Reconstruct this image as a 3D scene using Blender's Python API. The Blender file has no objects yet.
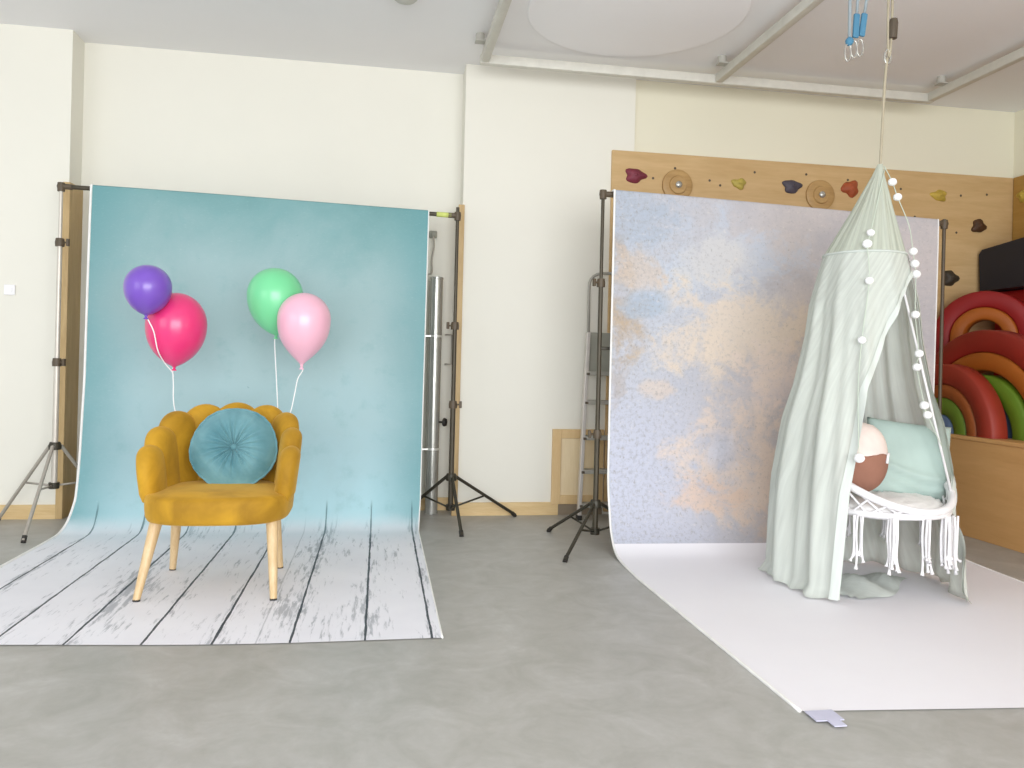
import bpy, bmesh, math, random
from mathutils import Vector, Matrix
random.seed(4)
PI = math.pi
scene = bpy.context.scene
COL = scene.collection

# ------------------------------------------------------------------ materials
def lin(c):
    if isinstance(c, str):
        c = [int(c[i:i + 2], 16) for i in (0, 2, 4)]
    o = []
    for v in c:
        v = v / 255.0
        o.append(v / 12.92 if v <= 0.04045 else ((v + 0.055) / 1.055) ** 2.4)
    return (o[0], o[1], o[2], 1.0)

class G:
    """small node-graph helper"""
    def __init__(self, name):
        self.m = bpy.data.materials.new(name)
        self.m.use_nodes = True
        self.nt = self.m.node_tree
        self.nt.nodes.clear()
        self.out = self.nt.nodes.new('ShaderNodeOutputMaterial')
    def n(self, t, **kw):
        nd = self.nt.nodes.new(t)
        for k, v in kw.items():
            setattr(nd, k, v)
        return nd
    def put(self, sock, v):
        if v is None:
            return
        if isinstance(v, bpy.types.NodeSocket):
            self.nt.links.new(v, sock)
        else:
            sock.default_value = v
    def math(self, op, a, b=None, c=None, clamp=False):
        nd = self.n('ShaderNodeMath', operation=op, use_clamp=clamp)
        for i, v in enumerate((a, b, c)):
            self.put(nd.inputs[i], v)
        return nd.outputs[0]
    def coord(self, which='Object'):
        return self.n('ShaderNodeTexCoord').outputs[which]
    def geo(self):
        return self.n('ShaderNodeNewGeometry').outputs['Position']
    def sep(self, v):
        nd = self.n('ShaderNodeSeparateXYZ')
        self.put(nd.inputs[0], v)
        return nd.outputs
    def comb(self, x, y, z=0.0):
        nd = self.n('ShaderNodeCombineXYZ')
        for i, v in enumerate((x, y, z)):
            self.put(nd.inputs[i], v)
        return nd.outputs[0]
    def scale(self, v, s):
        nd = self.n('ShaderNodeMapping')
        self.put(nd.inputs['Vector'], v)
        nd.inputs['Scale'].default_value = s
        return nd.outputs[0]
    def noise(self, v, s, d=4.0, r=0.55, w=0.0):
        nd = self.n('ShaderNodeTexNoise')
        self.put(nd.inputs['Vector'], v)
        nd.inputs['Scale'].default_value = s
        nd.inputs['Detail'].default_value = d
        nd.inputs['Roughness'].default_value = r
        nd.inputs['Distortion'].default_value = w
        return nd.outputs['Fac']
    def ramp(self, f, stops):
        nd = self.n('ShaderNodeValToRGB')
        self.put(nd.inputs[0], f)
        el = nd.color_ramp.elements
        while len(el) > 1:
            el.remove(el[-1])
        for i, (p, c) in enumerate(stops):
            e = el[0] if i == 0 else el.new(p)
            e.position = p
            if isinstance(c, (int, float)):
                c = (c, c, c, 1)
            e.color = c
        return nd.outputs[0]
    def step(self, x, a, b):
        nd = self.n('ShaderNodeMapRange', interpolation_type='SMOOTHSTEP')
        self.put(nd.inputs[0], x)
        nd.inputs[1].default_value = a
        nd.inputs[2].default_value = b
        return nd.outputs[0]
    def mix(self, f, a, b, bt='MIX'):
        nd = self.n('ShaderNodeMix', data_type='RGBA', blend_type=bt)
        self.put(nd.inputs[0], f)
        self.put(nd.inputs[6], a)
        self.put(nd.inputs[7], b)
        return nd.outputs[2]
    def bump(self, h, strength=0.2, dist=0.01):
        nd = self.n('ShaderNodeBump')
        nd.inputs['Strength'].default_value = strength
        nd.inputs['Distance'].default_value = dist
        self.put(nd.inputs['Height'], h)
        return nd.outputs[0]
    def bsdf(self, color, rough=0.6, metal=0.0, normal=None, **kw):
        b = self.n('ShaderNodeBsdfPrincipled')
        self.put(b.inputs['Base Color'], color)
        self.put(b.inputs['Roughness'], rough)
        self.put(b.inputs['Metallic'], metal)
        if normal is not None:
            self.put(b.inputs['Normal'], normal)
        for k, v in kw.items():
            self.put(b.inputs[k.replace('_', ' ')], v)
        return b.outputs[0]
    def done(self, sh):
        self.nt.links.new(sh, self.out.inputs[0])
        return self.m

def simple(name, c, rough=0.5, metal=0.0, var=0.06, ns=12.0, bump=0.0, bs=120.0, **kw):
    g = G(name)
    co = g.coord('Object')
    f = g.noise(co, ns, 3)
    c = lin(c)
    dark = tuple(x * (1 - var) for x in c[:3]) + (1,)
    lite = tuple(min(1, x * (1 + var)) for x in c[:3]) + (1,)
    col = g.ramp(f, [(0.3, dark), (0.7, lite)])
    nrm = g.bump(g.noise(co, bs, 2), bump, 0.004) if bump else None
    return g.done(g.bsdf(col, rough, metal, nrm, **kw))

def wood(name, c1, c2, axis='z', rough=0.5, s=6.0):
    g = G(name)
    co = g.coord('Object')
    sc = {'x': (0.12, 1, 1), 'y': (1, 0.12, 1), 'z': (1, 1, 0.12)}[axis]
    v = g.scale(co, sc)
    f = g.noise(v, s * 4, 5, 0.6, 0.6)
    f2 = g.noise(v, s * 22, 3, 0.6)
    h = g.math('ADD', g.math('MULTIPLY', f, 0.7), g.math('MULTIPLY', f2, 0.3))
    col = g.ramp(h, [(0.32, lin(c1)), (0.68, lin(c2))])
    return g.done(g.bsdf(col, rough, 0, g.bump(f2, 0.08, 0.002)))

M = {}
def m_wall(name, c, shade=None):
    g = G(name)
    p = g.geo()
    f = g.noise(p, 1.3, 3)
    f2 = g.noise(p, 60, 3)
    c = lin(c)
    col = g.ramp(f, [(0.3, tuple(x * 0.975 for x in c[:3]) + (1,)), (0.7, c)])
    return g.done(g.bsdf(col, 0.85, 0, g.bump(f2, 0.08, 0.003)))
M['wall'] = m_wall('cream_wall_paint', 'ECE9DD')
M['wall_warm'] = m_wall('warm_cream_wall_paint', 'EBE6D0')
M['ceil'] = m_wall('ceiling_paint', 'F3F2F2')
M['disc'] = m_wall('pale_ceiling_patch', 'FBFAFB')

def m_floor():
    g = G('marbled_grey_vinyl')
    p = g.geo()
    big = g.noise(p, 0.9, 3, 0.5, 0.4)
    mid = g.noise(p, 5.0, 6, 0.62, 0.8)
    fine = g.noise(p, 26.0, 4, 0.6)
    h = g.math('ADD', g.math('MULTIPLY', mid, 0.62), g.math('MULTIPLY', fine, 0.22))
    h = g.math('ADD', h, g.math('MULTIPLY', big, 0.16))
    col = g.ramp(h, [(0.30, lin('9C9A93')), (0.47, lin('AAA8A2')), (0.56, lin('B1AFAA')), (0.72, lin('C0BFBB'))])
    return g.done(g.bsdf(col, g.math('ADD', g.math('MULTIPLY', fine, 0.2), 0.36), 0, g.bump(fine, 0.04, 0.002)))
M['floor'] = m_floor()

def m_bd1():
    g = G('teal_and_white_plank_print')
    uv = g.coord('UV')
    u, v, _ = g.sep(uv)
    VS = 2.0                                     # print changes from wall to planks here
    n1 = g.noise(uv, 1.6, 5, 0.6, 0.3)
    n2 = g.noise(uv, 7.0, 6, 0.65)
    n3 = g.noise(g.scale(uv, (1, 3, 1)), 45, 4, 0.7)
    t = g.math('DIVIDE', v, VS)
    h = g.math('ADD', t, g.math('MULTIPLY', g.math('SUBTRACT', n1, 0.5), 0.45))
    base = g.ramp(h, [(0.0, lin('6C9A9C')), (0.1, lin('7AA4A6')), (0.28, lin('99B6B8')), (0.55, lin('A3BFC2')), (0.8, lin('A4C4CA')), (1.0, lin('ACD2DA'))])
    # printed burnt edges of the painted wall
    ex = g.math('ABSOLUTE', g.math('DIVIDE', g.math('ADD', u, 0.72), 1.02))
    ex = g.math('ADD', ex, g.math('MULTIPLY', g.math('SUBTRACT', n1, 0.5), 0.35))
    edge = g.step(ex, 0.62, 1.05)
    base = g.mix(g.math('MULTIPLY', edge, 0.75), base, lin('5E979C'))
    base = g.mix(g.math('MULTIPLY', g.step(n2, 0.5, 0.75), 0.30), base, lin('74A5A8'))
    base = g.mix(g.math('MULTIPLY', g.step(n3, 0.55, 0.8), 0.25), base, lin('C2DCDC'))
    spots = g.step(g.noise(uv, 16, 2, 0.5), 0.76, 0.8)
    base = g.mix(g.math('MULTIPLY', spots, 0.35), base, lin('4D7F84'))
    # planks
    wob = g.math('MULTIPLY', g.math('SUBTRACT', g.noise(g.scale(uv, (0.2, 2.2, 1)), 3, 2), 0.5), 0.007)
    uu = g.math('ADD', u, wob)
    dmin = None
    for x in (-1.608, -1.341, -1.086, -0.819, -0.574, -0.299, -0.029, 0.219):
        d = g.math('ABSOLUTE', g.math('SUBTRACT', uu, x))
        dmin = d if dmin is None else g.math('MINIMUM', dmin, d)
    thick = g.math('ADD', 0.001, g.math('MULTIPLY', g.noise(g.scale(uv, (1, 1.5, 1)), 6, 3), 0.0075))
    line = g.math('LESS_THAN', dmin, thick)
    d2 = g.math('ABSOLUTE', g.math('SUBTRACT', uu, -0.42))
    faint = g.math('MULTIPLY', g.math('LESS_THAN', d2, 0.003), 0.35)
    streak = g.noise(g.scale(uv, (14, 1.7, 1)), 3.2, 6, 0.7, 0.3)
    region = g.noise(g.scale(uv, (3.6, 0.9, 1)), 1.15, 2, 0.5)
    nearline = g.math('MULTIPLY', g.math('SUBTRACT', 0.07, dmin, clamp=True), 1.2)
    sm = g.step(g.math('ADD', g.math('ADD', streak, g.math('MULTIPLY', g.math('SUBTRACT', region, 0.5), 0.62)), nearline), 0.555, 0.70)
    plank = g.mix(g.noise(uv, 3, 3), lin('E6E5EC'), lin('F8F7FC'))
    plank = g.mix(g.math('MULTIPLY', sm, 0.6), plank, lin('7F848C'))
    plank = g.mix(faint, plank, lin('7A7E86'))
    plank = g.mix(line, plank, lin('3F464E'))
    f = g.step(g.math('ADD', v, g.math('MULTIPLY', g.math('SUBTRACT', n2, 0.5), 0.06)), VS - 0.03, VS + 0.14)
    lineonwall = g.math('MULTIPLY', g.math('MULTIPLY', line, 0.7), g.step(v, VS - 0.1, VS - 0.02))
    base = g.mix(lineonwall, base, lin('3F666C'))
    haze = g.mix(g.math('MULTIPLY', g.math('SUBTRACT', 1.0, g.step(v, VS, VS + 0.5)), 0.35), plank, lin('B4D3DA'))
    col = g.mix(f, base, haze)
    # white rim of the cloth
    rim = g.math('ADD', g.math('LESS_THAN', u, -1.748), g.math('GREATER_THAN', u, 0.262), clamp=True)
    return g.done(g.bsdf(col, 0.62, 0, g.bump(n3, 0.03, 0.002)))
M['bd1'] = m_bd1()

def m_bd2():
    g = G('lavender_and_peach_plaster_print')
    uv = g.coord('UV')
    u, v, _ = g.sep(uv)
    n1 = g.noise(uv, 2.2, 6, 0.62, 0.3)
    n2 = g.noise(uv, 9, 6, 0.7)
    n3 = g.noise(uv, 42, 5, 0.75)
    n4 = g.noise(g.scale(uv, (1, 0.6, 1)), 62, 4, 0.75)
    n5 = g.noise(uv, 4.2, 7, 0.68, 0.5)
    jit = g.math('ADD', g.math('MULTIPLY', g.math('SUBTRACT', n2, 0.5), 2.2), g.math('MULTIPLY', g.math('SUBTRACT', n5, 0.5), 5.0))
    def blob(u0, v0, a, b, k=1.0):
        du = g.math('DIVIDE', g.math('SUBTRACT', u, u0), a)
        dv = g.math('DIVIDE', g.math('SUBTRACT', v, v0), b)
        d = g.math('ADD', g.math('MULTIPLY', du, du), g.math('MULTIPLY', dv, dv))
        e = g.math('ADD', g.math('SUBTRACT', 1.0, d), jit)
        return g.math('MULTIPLY', g.step(e, -0.2, 1.0), k)
    col = g.mix(g.step(n1, 0.35, 0.65), lin('B3B0B5'), lin('C4BDBD'))
    left = g.math('SUBTRACT', 1.0, g.step(g.math('ADD', u, g.math('MULTIPLY', jit, 0.12)), 1.35, 2.3))
    col = g.mix(g.math('MULTIPLY', left, 0.75), col, lin('B8BDC8'))
    low = g.math('MULTIPLY', left, g.step(v, 0.9, 1.6))
    col = g.mix(g.math('MULTIPLY', low, 0.7), col, lin('C6C9DA'))
    for (u0, v0, a, b, k, c) in (
            (1.75, 0.62, 0.75, 0.5, 0.75, 'B9C3D2'), (1.42, 0.22, 0.3, 0.3, 0.7, 'A5AFBE'), (1.36, 0.75, 0.08, 0.5, 0.4, 'A58C6C'),
            (2.15, 0.86, 0.65, 0.34, 0.85, 'D8C8B6'), (1.9, 0.45, 0.25, 0.2, 0.35, 'DED2C0'),
            (1.46, 0.5, 0.16, 0.15, 0.5, 'D3B899'), (1.38, 0.85, 0.2, 0.22, 0.75, 'B59C7C'),
            (1.5, 0.72, 0.17, 0.10, 0.8, 'A3B2C4'), (1.75, 0.95, 0.3, 0.14, 0.4, 'DCCBB8'),
            (2.2, 1.62, 0.5, 0.36, 0.8, 'E0CDBE'), (1.9, 1.8, 0.25, 0.12, 0.55, 'DDBFA9'),
            (2.35, 1.1, 0.35, 0.2, 0.5, 'DCCBC4'), (2.0, 1.55, 0.12, 0.14, 0.6, 'C0CBE0'),
            (1.6, 1.2, 0.13, 0.07, 0.5, 'DCC5AD'), (2.35, 2.0, 0.3, 0.15, 0.5, 'D9C1AE')):
        col = g.mix(blob(u0, v0, a, b, k), col, lin(c))
    sp = g.step(g.math('ADD', n3, g.math('MULTIPLY', left, 0.06)), 0.53, 0.68)
    col = g.mix(g.math('MULTIPLY', sp, 0.36), col, lin('97979D'))
    sp2 = g.step(g.math('ADD', n4, g.math('MULTIPLY', left, 0.05)), 0.585, 0.70)
    col = g.mix(g.math('MULTIPLY', sp2, 0.5), col, lin('8C867F'))
    col = g.mix(g.math('MULTIPLY', g.step(g.noise(g.scale(uv, (1, 1.3, 1)), 30, 4, 0.7), 0.55, 0.75), 0.35), col, lin('E8DFD6'))
    white = g.mix(g.noise(uv, 2.0, 3), lin('EEEBF1'), lin('F6F4F8'))
    col = g.mix(g.math('GREATER_THAN', v, 2.105), col, white)
    return g.done(g.bsdf(col, 0.6, 0, g.bump(n3, 0.02, 0.002)))
M['bd2'] = m_bd2()

M['hem'] = simple('white_cloth_edge', 'F4F2EE', 0.7)
M['trimwood'] = wood('honey_trim_wood', 'B59563', 'CDAF7C', 'z')
M['trimwood_x'] = wood('honey_baseboard_wood', 'D3B27C', 'E6CB98', 'x')
M['trimdark'] = wood('shaded_reveal_wood', 'A28A5E', 'B59C6E', 'z')
M['hatchframe'] = wood('hatch_frame_beech', 'D2B07C', 'E0C392', 'z')
M['hatchpanel'] = wood('hatch_panel_beech', 'E2CBA0', 'EDD9B4', 'z')
M['panel'] = wood('climbing_wall_birch', 'C29F6C', 'D3B382', 'x', 0.55, 3)
M['panel_r'] = wood('climbing_wall_birch_shaded', 'A57C38', 'B58C48', 'y', 0.55, 3)  # same birch as the back panel, with corner shade mixed into its colour
M['box'] = wood('platform_birch', 'CF9D62', 'DCAC72', 'y', 0.5, 3)
M['plinth'] = simple('dark_plinth', '8B7C68', 0.7)
M['velvet'] = None
def m_velvet(name, c1, c2, sheen, s=5.0):
    g = G(name)
    co = g.coord('Object')
    f = g.noise(co, s, 4, 0.55, 0.5)
    fine = g.noise(co, 180, 2)
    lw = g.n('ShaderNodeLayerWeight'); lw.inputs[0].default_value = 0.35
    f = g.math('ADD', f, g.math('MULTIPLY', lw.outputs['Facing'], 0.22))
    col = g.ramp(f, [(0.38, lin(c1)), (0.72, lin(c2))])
    return g.done(g.bsdf(col, 0.75, 0, g.bump(fine, 0.12, 0.002), Sheen_Weight=0.35, Sheen_Roughness=0.4, Sheen_Tint=lin(sheen)))
M['velvet'] = m_velvet('mustard_velvet', '9C7208', 'C9981E', 'E8C880')
M['teal'] = m_velvet('teal_velvet', '4C7E88', '7BA8AF', 'C8E4E6', 4)
M['leg'] = wood('pale_oak_leg', 'C9A878', 'E2C79C', 'z', 0.4, 8)
M['black'] = simple('black_rubber', '2A2723', 0.6)
M['stand_black'] = simple('black_painted_metal', '4A4335', 0.45, 0.3, 0.1)
M['stand_dark'] = simple('dark_bronze_metal', '3D392E', 0.45, 0.3, 0.1)
M['clamp'] = simple('brown_plastic_clamp', '584B3A', 0.5)
M['silver'] = simple('satin_silver_metal', 'CFC8BC', 0.35, 0.3, 0.05)
M['silver_leg'] = simple('grey_silver_metal', 'ABA499', 0.4, 0.25, 0.05)
M['steel'] = simple('brushed_steel', 'C4C3BC', 0.22, 0.55, 0.05)
M['bright'] = simple('bright_clip_metal', 'F0EEE8', 0.3, 0.4)
M['alu'] = simple('aluminium', 'CFC9C2', 0.4, 0.35)
M['alu_step'] = simple('grey_step_tread', 'A9A69C', 0.55, 0.15)
M['grey_panel'] = simple('grey_platform_plastic', '97978B', 0.6)
M['yellow_tape'] = simple('lime_tape', 'CFD878', 0.6)
M['tape'] = simple('lavender_tape', 'C9C8DC', 0.6)
M['white_plastic'] = simple('white_plastic', 'F3F1F2', 0.4)
M['rail'] = simple('white_rail_paint', 'D6D3C8', 0.5)
M['rail_dark'] = simple('grey_rail_fitting', 'B3B0A6', 0.5)
M['detector'] = simple('grey_white_plastic', 'C2C2BA', 0.5)
M['rope'] = simple('beige_rope', 'B5AB94', 0.9, bump=0.3, bs=300)
M['rope_white'] = simple('white_cotton_rope', 'EFEDEE', 0.9, bump=0.3, bs=260)
M['blue'] = simple('blue_webbing', '4E86A6', 0.7)
M['greycord'] = simple('grey_blue_cord', '9AA6AC', 0.7)
M['brown_cyl'] = simple('dark_brown_fitting', '5B5043', 0.5)
M['fur'] = simple('white_fleece', 'F2F0EE', 0.95, bump=0.6, bs=90)
M['mint_cushion'] = simple('pale_mint_cotton', 'AFC2BB', 0.85, var=0.08, ns=5, bump=0.15, bs=250)
M['cream_plush'] = simple('cream_plush', 'E6D6CE', 0.95, bump=0.3, bs=200)
M['rust_plush'] = simple('rust_brown_plush', '966A58', 0.95, bump=0.3, bs=200)
M['pom'] = simple('white_pompom_wool', 'FFFFFF', 0.9, bump=0.5, bs=200)
M['pom_cord'] = simple('pale_green_cord', 'C9D3C4', 0.8)
def balloon_mat(name, c):
    g = G(name)
    co = g.coord('Object')
    f = g.noise(co, 3, 2)
    c = lin(c)
    col = g.ramp(f, [(0.3, tuple(x * 0.96 for x in c[:3]) + (1,)), (0.7, c)])
    return g.done(g.bsdf(col, 0.28, 0, None, Subsurface_Weight=0.15, Subsurface_Radius=(0.05, 0.05, 0.05), Coat_Weight=0.3, Coat_Roughness=0.15))
for k, c in (('purple', '7C55C2'), ('hotpink', 'EE3A7E'), ('green', '7CDDA0'), ('pink', 'F6BED2')):
    M['b_' + k] = balloon_mat(k + '_latex', c)
M['ribbon'] = simple('white_ribbon', 'FBFBFB', 0.5)
for k, c in (('red', '8E1212'), ('reddull', '98301F'), ('redmid', '8E2014'), ('orange', 'A85A14'), ('orangedull', '985020'), ('green', '62821A'), ('greendull', '607A20'), ('blue', '5A6E8C'), ('navy', '141826'), ('redblock', 'B01212')):
    M['f_' + k] = simple(k + '_foam_cover', c, 0.55, var=0.08, ns=4)  # rainbow colours kept dark to carry the shade of the far corner
def hold_mat(c):
    return simple('hold_resin_' + c, c, 0.6, var=0.2, ns=25, bump=0.3, bs=60)

def m_gauze(name, c, transp):
    g = G(name)
    uv = g.coord('UV')
    w = g.noise(g.scale(uv, (60, 5, 1)), 1.0, 4, 0.6)
    wv = g.noise(g.scale(uv, (26, 2, 1)), 1.0, 2, 0.5)
    base = lin(c)
    col = g.ramp(w, [(0.3, tuple(x * 0.93 for x in base[:3]) + (1,)), (0.7, base)])
    d = g.n('ShaderNodeBsdfDiffuse'); g.put(d.inputs[0], col)
    t = g.n('ShaderNodeBsdfTranslucent'); g.put(t.inputs[0], col)
    mx = g.n('ShaderNodeMixShader'); mx.inputs[0].default_value = 0.16
    g.nt.links.new(d.outputs[0], mx.inputs[1]); g.nt.links.new(t.outputs[0], mx.inputs[2])
    tr = g.n('ShaderNodeBsdfTransparent')
    fac = g.math('MULTIPLY', g.step(wv, 0.2, 0.8), 2 * transp)
    m2 = g.n('ShaderNodeMixShader'); g.put(m2.inputs[0], fac)
    g.nt.links.new(mx.outputs[0], m2.inputs[1]); g.nt.links.new(tr.outputs[0], m2.inputs[2])
    return g.done(m2.outputs[0])
M['gauze'] = m_gauze('pale_sage_gauze', 'DBE0D8', 0.12)
M['gauze_hem'] = m_gauze('sage_gauze_hem', 'E2E8E2', 0.03)
M['gauze_top'] = m_gauze('sage_gauze_top', 'D2D8C9', 0.20)

# ------------------------------------------------------------------ geometry helpers
BASE = {}
def link_mesh(name, verts, faces, mat, parent=None, smooth=True, uvs=None, origin=None):
    """verts are world coordinates; parts hang under an Empty/mesh whose base is BASE[parent]"""
    root = BASE[parent.name] if parent else Vector(origin if origin is not None else (0, 0, 0))
    me = bpy.data.meshes.new(name)
    me.from_pydata([tuple(Vector(v) - root) for v in verts], [], faces)
    if uvs:
        l = me.uv_layers.new(name='UVMap')
        for p in me.polygons:
            for li in p.loop_indices:
                l.data[li].uv = uvs[me.loops[li].vertex_index]
    bm = bmesh.new(); bm.from_mesh(me)
    if not uvs:
        bmesh.ops.recalc_face_normals(bm, faces=bm.faces)
    bm.to_mesh(me); bm.free()
    if smooth:
        for p in me.polygons:
            p.use_smooth = True
    me.materials.append(mat)
    ob = bpy.data.objects.new(name, me)
    COL.objects.link(ob)
    if parent:
        ob.parent = parent
    else:
        ob.location = root
    BASE[ob.name] = root
    return ob
def thing(name, label, cat, loc, group=None):
    o = bpy.data.objects.new(name, None)
    o.empty_display_size = 0.1
    COL.objects.link(o)
    o.location = loc
    BASE[o.name] = Vector(loc)
    return tag(o, label, cat, group)
def tag(o, label=None, cat=None, group=None, kind=None):
    if label: o['label'] = label
    if cat: o['category'] = cat
    if group: o['group'] = group
    if kind: o['kind'] = kind
    return o
def struct(o):
    o['kind'] = 'structure'
    return o
class MB:
    def __init__(self):
        self.v = []; self.f = []
    def add(self, v, f):
        b = len(self.v)
        self.v += [Vector(p) for p in v]
        self.f += [tuple(i + b for i in q) for q in f]
        return self
    def box(self, lo, hi, bev=0.0):
        lo = Vector(lo); hi = Vector(hi)
        if bev <= 0:
            v = [(x, y, z) for x in (lo.x, hi.x) for y in (lo.y, hi.y) for z in (lo.z, hi.z)]
            f = [(0, 1, 3, 2), (4, 6, 7, 5), (0, 4, 5, 1), (2, 3, 7, 6), (0, 2, 6, 4), (1, 5, 7, 3)]
            return self.add(v, f)
        bm = bmesh.new()
        bmesh.ops.create_cube(bm, size=1)
        for q in bm.verts:
            q.co = Vector(((q.co.x + .5) * (hi.x - lo.x) + lo.x, (q.co.y + .5) * (hi.y - lo.y) + lo.y, (q.co.z + .5) * (hi.z - lo.z) + lo.z))
        bmesh.ops.bevel(bm, geom=bm.edges[:], offset=bev, segments=2, affect='EDGES', profile=0.5)
        return self.bm(bm)
    def bm(self, bm, mat=None):
        bm.verts.ensure_lookup_table(); bm.verts.index_update()
        v = [q.co.copy() for q in bm.verts]
        if mat: v = [mat @ q for q in v]
        f = [[q.index for q in fc.verts] for fc in bm.faces]
        bm.free()
        return self.add(v, f)
    def obox(self, c, ax, ay, az, hx, hy, hz, bev=0.004):
        b = MB().box((-hx, -hy, -hz), (hx, hy, hz), bev)
        c = Vector(c)
        return self.add([c + ax * p.x + ay * p.y + az * p.z for p in b.v], b.f)
    def tube(self, pts, r, seg=10, closed=False, caps=True):
        pts = [Vector(p) for p in pts]
        n = len(pts)
        rr = r if isinstance(r, (list, tuple)) else [r] * n
        T = []
        for i in range(n):
            if closed:
                t = pts[(i + 1) % n] - pts[(i - 1) % n]
            else:
                t = pts[min(i + 1, n - 1)] - pts[max(i - 1, 0)]
            T.append(t.normalized())
        up = Vector((0, 0, 1)) if abs(T[0].z) < 0.9 else Vector((1, 0, 0))
        N = (up - T[0] * up.dot(T[0])).normalized()
        rings = []
        for i in range(n):
            N = (N - T[i] * N.dot(T[i])).normalized()
            B = T[i].cross(N)
            rings.append([pts[i] + (N * math.cos(a) + B * math.sin(a)) * rr[i] for a in [2 * PI * k / seg for k in range(seg)]])
        v = [p for rg in rings for p in rg]
        f = []
        m = n if closed else n - 1
        for i in range(m):
            j = (i + 1) % n
            for k in range(seg):
                k2 = (k + 1) % seg
                f.append((i * seg + k, i * seg + k2, j * seg + k2, j * seg + k))
        if not closed and caps:
            f.append(tuple(range(seg))[::-1])
            f.append(tuple((n - 1) * seg + k for k in range(seg)))
        return self.add(v, f)
    def lathe(self, prof, c=(0, 0, 0), axis=(0, 0, 1), seg=32):
        axis = Vector(axis).normalized(); c = Vector(c)
        a = axis.orthogonal().normalized(); b = axis.cross(a)
        v = []; f = []
        n = len(prof)
        for (r, h) in prof:
            for k in range(seg):
                t = 2 * PI * k / seg
                v.append(c + axis * h + (a * math.cos(t) + b * math.sin(t)) * max(r, 1e-4))
        for i in range(n - 1):
            for k in range(seg):
                k2 = (k + 1) % seg
                f.append((i * seg + k, i * seg + k2, (i + 1) * seg + k2, (i + 1) * seg + k))
        f.append(tuple(range(seg))[::-1]); f.append(tuple((n - 1) * seg + k for k in range(seg)))
        return self.add(v, f)
    def ball(self, c, r, sub=2, squash=(1, 1, 1), jit=0.0):
        bm = bmesh.new()
        bmesh.ops.create_icosphere(bm, subdivisions=sub, radius=1)
        c = Vector(c)
        for q in bm.verts:
            k = r * (1 + random.uniform(-jit, jit))
            q.co = c + Vector((q.co.x * squash[0], q.co.y * squash[1], q.co.z * squash[2])) * k
        return self.bm(bm)
    def build(self, name, mat, parent=None, smooth=False, origin=None):
        o = link_mesh(name, self.v, self.f, mat, parent, smooth, None, origin)
        return o
def auto(o, ang=35):
    """smooth shading with sharp edges kept"""
    me = o.data
    for p in me.polygons: p.use_smooth = True
    bm = bmesh.new(); bm.from_mesh(me)
    for e in bm.edges:
        if len(e.link_faces) == 2 and e.calc_face_angle(0) > math.radians(ang):
            e.smooth = False
    bm.to_mesh(me); bm.free()
    return o
def catmull(pts, n=6):
    pts = [Vector(p) for p in pts]
    out = []
    for i in range(len(pts) - 1):
        p0 = pts[max(i - 1, 0)]; p1 = pts[i]; p2 = pts[i + 1]; p3 = pts[min(i + 2, len(pts) - 1)]
        for k in range(n):
            t = k / n
            out.append(0.5 * ((2 * p1) + (p2 - p0) * t + (2 * p0 - 5 * p1 + 4 * p2 - p3) * t * t + (3 * p1 - p0 - 3 * p2 + p3) * t ** 3))
    out.append(pts[-1])
    return out
def lerp(a, b, t): return a + (b - a) * t
def interp(tab, x):
    if x <= tab[0][0]: return tab[0][1]
    for (x0, y0), (x1, y1) in zip(tab, tab[1:]):
        if x <= x1:
            return lerp(y0, y1, (x - x0) / (x1 - x0))
    return tab[-1][1]

# ------------------------------------------------------------------ room shell
ZC = 3.055
def sbox(name, lo, hi, mat):
    return struct(MB().box(lo, hi).build(name, mat))
sbox('floor', (-5.0, -3.0, -0.1), (4.95, 5.8, 0.0), M['floor'])
sbox('ceiling', (-5.0, -3.0, ZC), (4.95, 5.8, ZC + 0.1), M['ceil'])
sbox('wall_left', (-5.0, 5.33, 0), (-1.94, 5.7, ZC), M['wall'])
sbox('wall_recess', (-1.94, 5.53, 0), (0.53, 5.7, ZC), M['wall'])
sbox('wall_middle', (0.53, 5.33, 0), (1.725, 5.7, ZC), M['wall'])
sbox('wall_back', (1.725, 5.352, 0), (4.76, 5.7, ZC), M['wall_warm'])
sbox('wall_right', (4.76, -3.0, 0), (4.95, 5.7, ZC), M['wall_warm'])
sbox('baseboard_left', (-5.0, 5.314, 0), (-1.965, 5.33, 0.088), M['trimwood_x'])
sbox('baseboard_recess', (-1.92, 5.514, 0), (0.50, 5.53, 0.088), M['trimwood_x'])
sbox('baseboard_middle', (0.535, 5.314, 0), (1.235, 5.33, 0.088), M['trimwood_x'])
# wooden linings of the recess
def lining(name, x_wall, sx):
    mb = MB()
    if sx < 0:
        mb.box((x_wall - 0.03, 5.312, 0.0), (x_wall + 0.012, 5.33, 2.10), 0.003)
        mb.box((x_wall, 5.33, 0.0), (x_wall + 0.012, 5.53, 2.10))
    else:
        mb.box((x_wall - 0.03, 5.312, 0.0), (x_wall + 0.01, 5.33, 2.10), 0.003)
        mb.box((x_wall - 0.012, 5.33, 0.0), (x_wall, 5.53, 2.10))
    return struct(mb.build(name, M['trimwood']))
lining('trim_1', -1.94, -1)
lining('trim_2', 0.53, 1)
# large pale round patch of the ceiling
struct(MB().lathe([(0.0, 0), (0.615, 0), (0.625, 0.004), (0.625, 0.01)], (1.40, 4.34, ZC - 0.009), (0, 0, 1), 64).build('ceiling_patch', M['disc']))

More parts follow.
